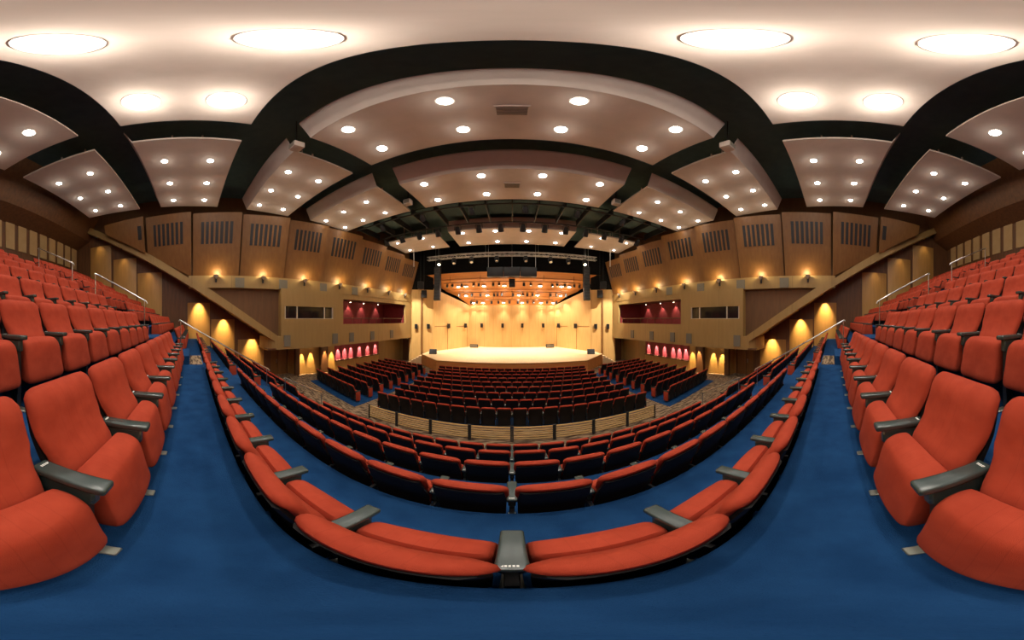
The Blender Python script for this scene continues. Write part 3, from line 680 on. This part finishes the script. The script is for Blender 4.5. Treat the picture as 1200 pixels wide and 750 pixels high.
def arm_mesh():
    mb = MB().rbox(-.039, .039, .02, .30, .598, .636, .012, 3)
    mb.rbox(-.026, .026, .04, .26, .50, .60, .01, 1); return mb
def stand_mesh():
    return MB().box(-.018, .018, .06, .24, .14, .53).box(-.02, .02, .16, .235, .0, .2).box(-.014, .014, -.02, .10, .2, .45)
def foot_mesh(): return MB().rbox(-.03, .03, .06, .33, 0, .014, .005, 1)
def tag_mesh():
    mb = MB()
    for q in range(4): mb.box(-.016+q*.0085, -.0105+q*.0085, .045, .056, .636, .6375)
    return mb.add([(-.024, .047, .637), (-.018, .044, .637), (-.018, .057, .637)], [(0, 1, 2)])
def side_panel_mesh():
    return MB().rbox(.022, .05, .02, .28, .10, .585, .012, 2)
def bare(mb, name, m):
    o = mb.build(name, m); me = o.data; bpy.data.objects.remove(o); return me
ME = {'backrest': bare(back_mesh(14, 18), 'backrest', M['red']), 'back_panel': bare(shell_mesh(), 'back_panel', M['shell']),
      'seat_cushion': bare(cushion_mesh(14, 2), 'seat_cushion', M['red']), 'armrest': bare(arm_mesh(), 'armrest', M['arm']),
      'stand': bare(stand_mesh(), 'stand', M['stand']), 'foot': bare(foot_mesh(), 'foot', M['foot']), 'number_tag': bare(tag_mesh(), 'number_tag', M['tag']), 'end_panel': bare(side_panel_mesh(), 'end_panel', M['red'])}
def sub(name, parent, loc=(0, 0, 0)):
    o = bpy.data.objects.new(name, ME[name]); C.objects.link(o); o.parent = parent; o.location = loc; return o
LAB = {'backrest': None}
def seat(sp, near):
    x, y, z, rz, lab, grp, ends, caps = sp
    t = thing('theatre_seat', lab, 'seat', (x, y, z), rz, grp)
    sub('backrest', t); sub('back_panel', t); sub('seat_cushion', t)
    for e in ends:
        a = sub('armrest', t, (e*PX/2, 0, 0)); st = sub('stand', t, (e*PX/2, 0, 0))
        if near: sub('number_tag', a); sub('foot', st)
    for e in caps:
        o = sub('end_panel', t, (e*PX/2, 0, 0)); o.scale = (e, 1, 1)
    return t
specs = []
def row(xs_side, y, z, rz, labf, grp, base=None):
    """xs_side: list of (x, key); the armrest on each seat's +x side, the first seat also owns the -x one"""
    for i, (x, key) in enumerate(xs_side):
        if base is None: px_, py_ = x, y
        else: px_, py_ = base[0]+x*math.cos(rz), base[1]+x*math.sin(rz)
        specs.append((px_, py_, z if base is None else stall_z(py_), rz, labf(key), grp, (1, -1) if i == 0 else (1,), ((-1,) if i == 0 else ())+((1,) if i == len(xs_side)-1 else ())))
def below(k): return 'nearest row below' if k == 1 else f'{ORD[k]} row below'
for n in range(1, NF+1):
    xs = [((i+.5)*PX, i) for i in range(-10, 10)]
    f = lambda i, n=n: f'red folded theatre seat, {ORD[i+1] if i >= 0 else ORD[-i]} {"right" if i >= 0 else "left"} of centre, {below(n)} the blue walkway'
    row(xs, y0_k(-n), floor_k(-n), 0, f, f'central theatre seats, {below(n)} the walkway')
    for s in (-1, 1):
        xs = [(s*7.47+(i*PX if s > 0 else (i-10)*PX), (i+1 if s > 0 else 11-i)) for i in range(11)]
        f = lambda i, n=n, s=s: f'red folded theatre seat, {ORD[i]} beyond the {SIDE[s]} stair aisle, {below(n)} the walkway'
        row(xs, y0_k(-n), floor_k(-n), 0, f, f'{SIDE[s]} side theatre seats, {below(n)} the walkway')
for n in range(0, NB):
    bn = 'first row behind' if n == 0 else f'{ORD[n+1]} row behind'
    xs = [((i+.5)*PX, (10-i, 1) if i >= 0 else (11+i, -1)) for i in range(-10, 10)]
    f = lambda k, bn=bn: f'red folded theatre seat, {ORD[k[0]]} in from the {SIDE[k[1]]} stair aisle, {bn} the walkway'
    row(xs, y0_k(n), floor_k(n), 0, f, f'central theatre seats, {bn} the walkway')
    for s in (-1, 1):
        xs = [(s*7.47+(i*PX if s > 0 else (i-10)*PX), (i+1 if s > 0 else 11-i)) for i in range(11)]
        f = lambda i, bn=bn, s=s: f'red folded theatre seat, {ORD[i]} beyond the {SIDE[s]} stair aisle, {bn} the walkway'
        row(xs, y0_k(n), floor_k(n), 0, f, f'{SIDE[s]} side theatre seats, {bn} the walkway')
for n in range(9):
    y = 7.0+.93*n; cnt = 20 if n % 2 == 0 else 19
    xs = [((i-(cnt-1)/2)*PX, i+1) for i in range(cnt)]
    f = lambda i, n=n: f'dark-backed red stalls seat, {ORD[i]} from left, {ORD[n+1]} central row from the timber barrier'
    row(xs, y, stall_z(y), 0, f, f'central stalls seats, {ORD[n+1]} row from the barrier')
    for s in (-1, 1):
        bx, by = s*8.8, 7.3+.925*n
        xs = [((i-3.5)*PX, (8-i if s < 0 else i+1)) for i in range(8)]
        f = lambda i, n=n, s=s: f'dark-backed red seat, {ORD[i]} from the inner end, {ORD[n+1]} row of the {SIDE[s]} stalls block'
        row(xs, 0, 0, s*math.radians(11), f, f'{SIDE[s]} stalls seats, {ORD[n+1]} row from the rear', base=(bx, by))
def shown(sp):
    x, y, z = sp[0], sp[1], sp[2]+.7
    az = abs(math.degrees(math.atan2(abs(x)+.3, y+.3)))
    if az > 148: return 0
    d2 = x*x+y*y+z*z; f = 1.0
    if y < -1: f = .62                      # rows behind: only the backs show
    if sp[1] > 6: f = .8
    if abs(x) > 7.5 and y < 5.5: f = .45
    return f/d2
specs.sort(key=lambda sp: -shown(sp))
MANY = 300
for i, sp in enumerate(specs[:MANY]): seat(sp, i < 90)
# the seats that show smallest: one object
lo = [(back_mesh(6, 12), 0), (cushion_mesh(6, 1), 0), (shell_mesh(3), 1), (MB().box(-.036, .036, .02, .30, .6, .635).xf(Matrix.Translation((PX/2, 0, 0))), 2), (stand_mesh().xf(Matrix.Translation((PX/2, 0, 0))), 3)]
vs, fs, mi = [], [], []
for sp in specs[MANY:]:
    Mx = Matrix.Translation(sp[:3]) @ Matrix.Rotation(sp[3], 4, 'Z')
    extra = [(side_panel_mesh().xf(Matrix.Translation((e*PX/2, 0, 0)) @ Matrix.Diagonal((e, 1, 1, 1))), 0) for e in sp[7]]
    if len(sp[6]) > 1: extra += [(MB().box(-.036, .036, .02, .30, .6, .635).xf(Matrix.Translation((-PX/2, 0, 0))), 2), (stand_mesh().xf(Matrix.Translation((-PX/2, 0, 0))), 3)]
    for mb, k in lo+extra:
        b = len(vs); vs += [tuple(Mx @ Vector(p)) for p in mb.v]; fs += [tuple(b+i for i in f) for f in mb.f]; mi += [k]*len(mb.f)
me = bpy.data.meshes.new('theatre_seat'); me.from_pydata(vs, [], fs)
for k in ('red', 'shell', 'arm', 'stand'): me.materials.append(M[k])
me.polygons.foreach_set('material_index', mi); me.polygons.foreach_set('use_smooth', [True]*len(fs)); me.set_sharp_from_angle(angle=.7)
o = bpy.data.objects.new('theatre_seat', me); C.objects.link(o)
tag(o, 'the smallest-looking red theatre seats in the distant stalls, side and rear rows', 'seat', kind='stuff')
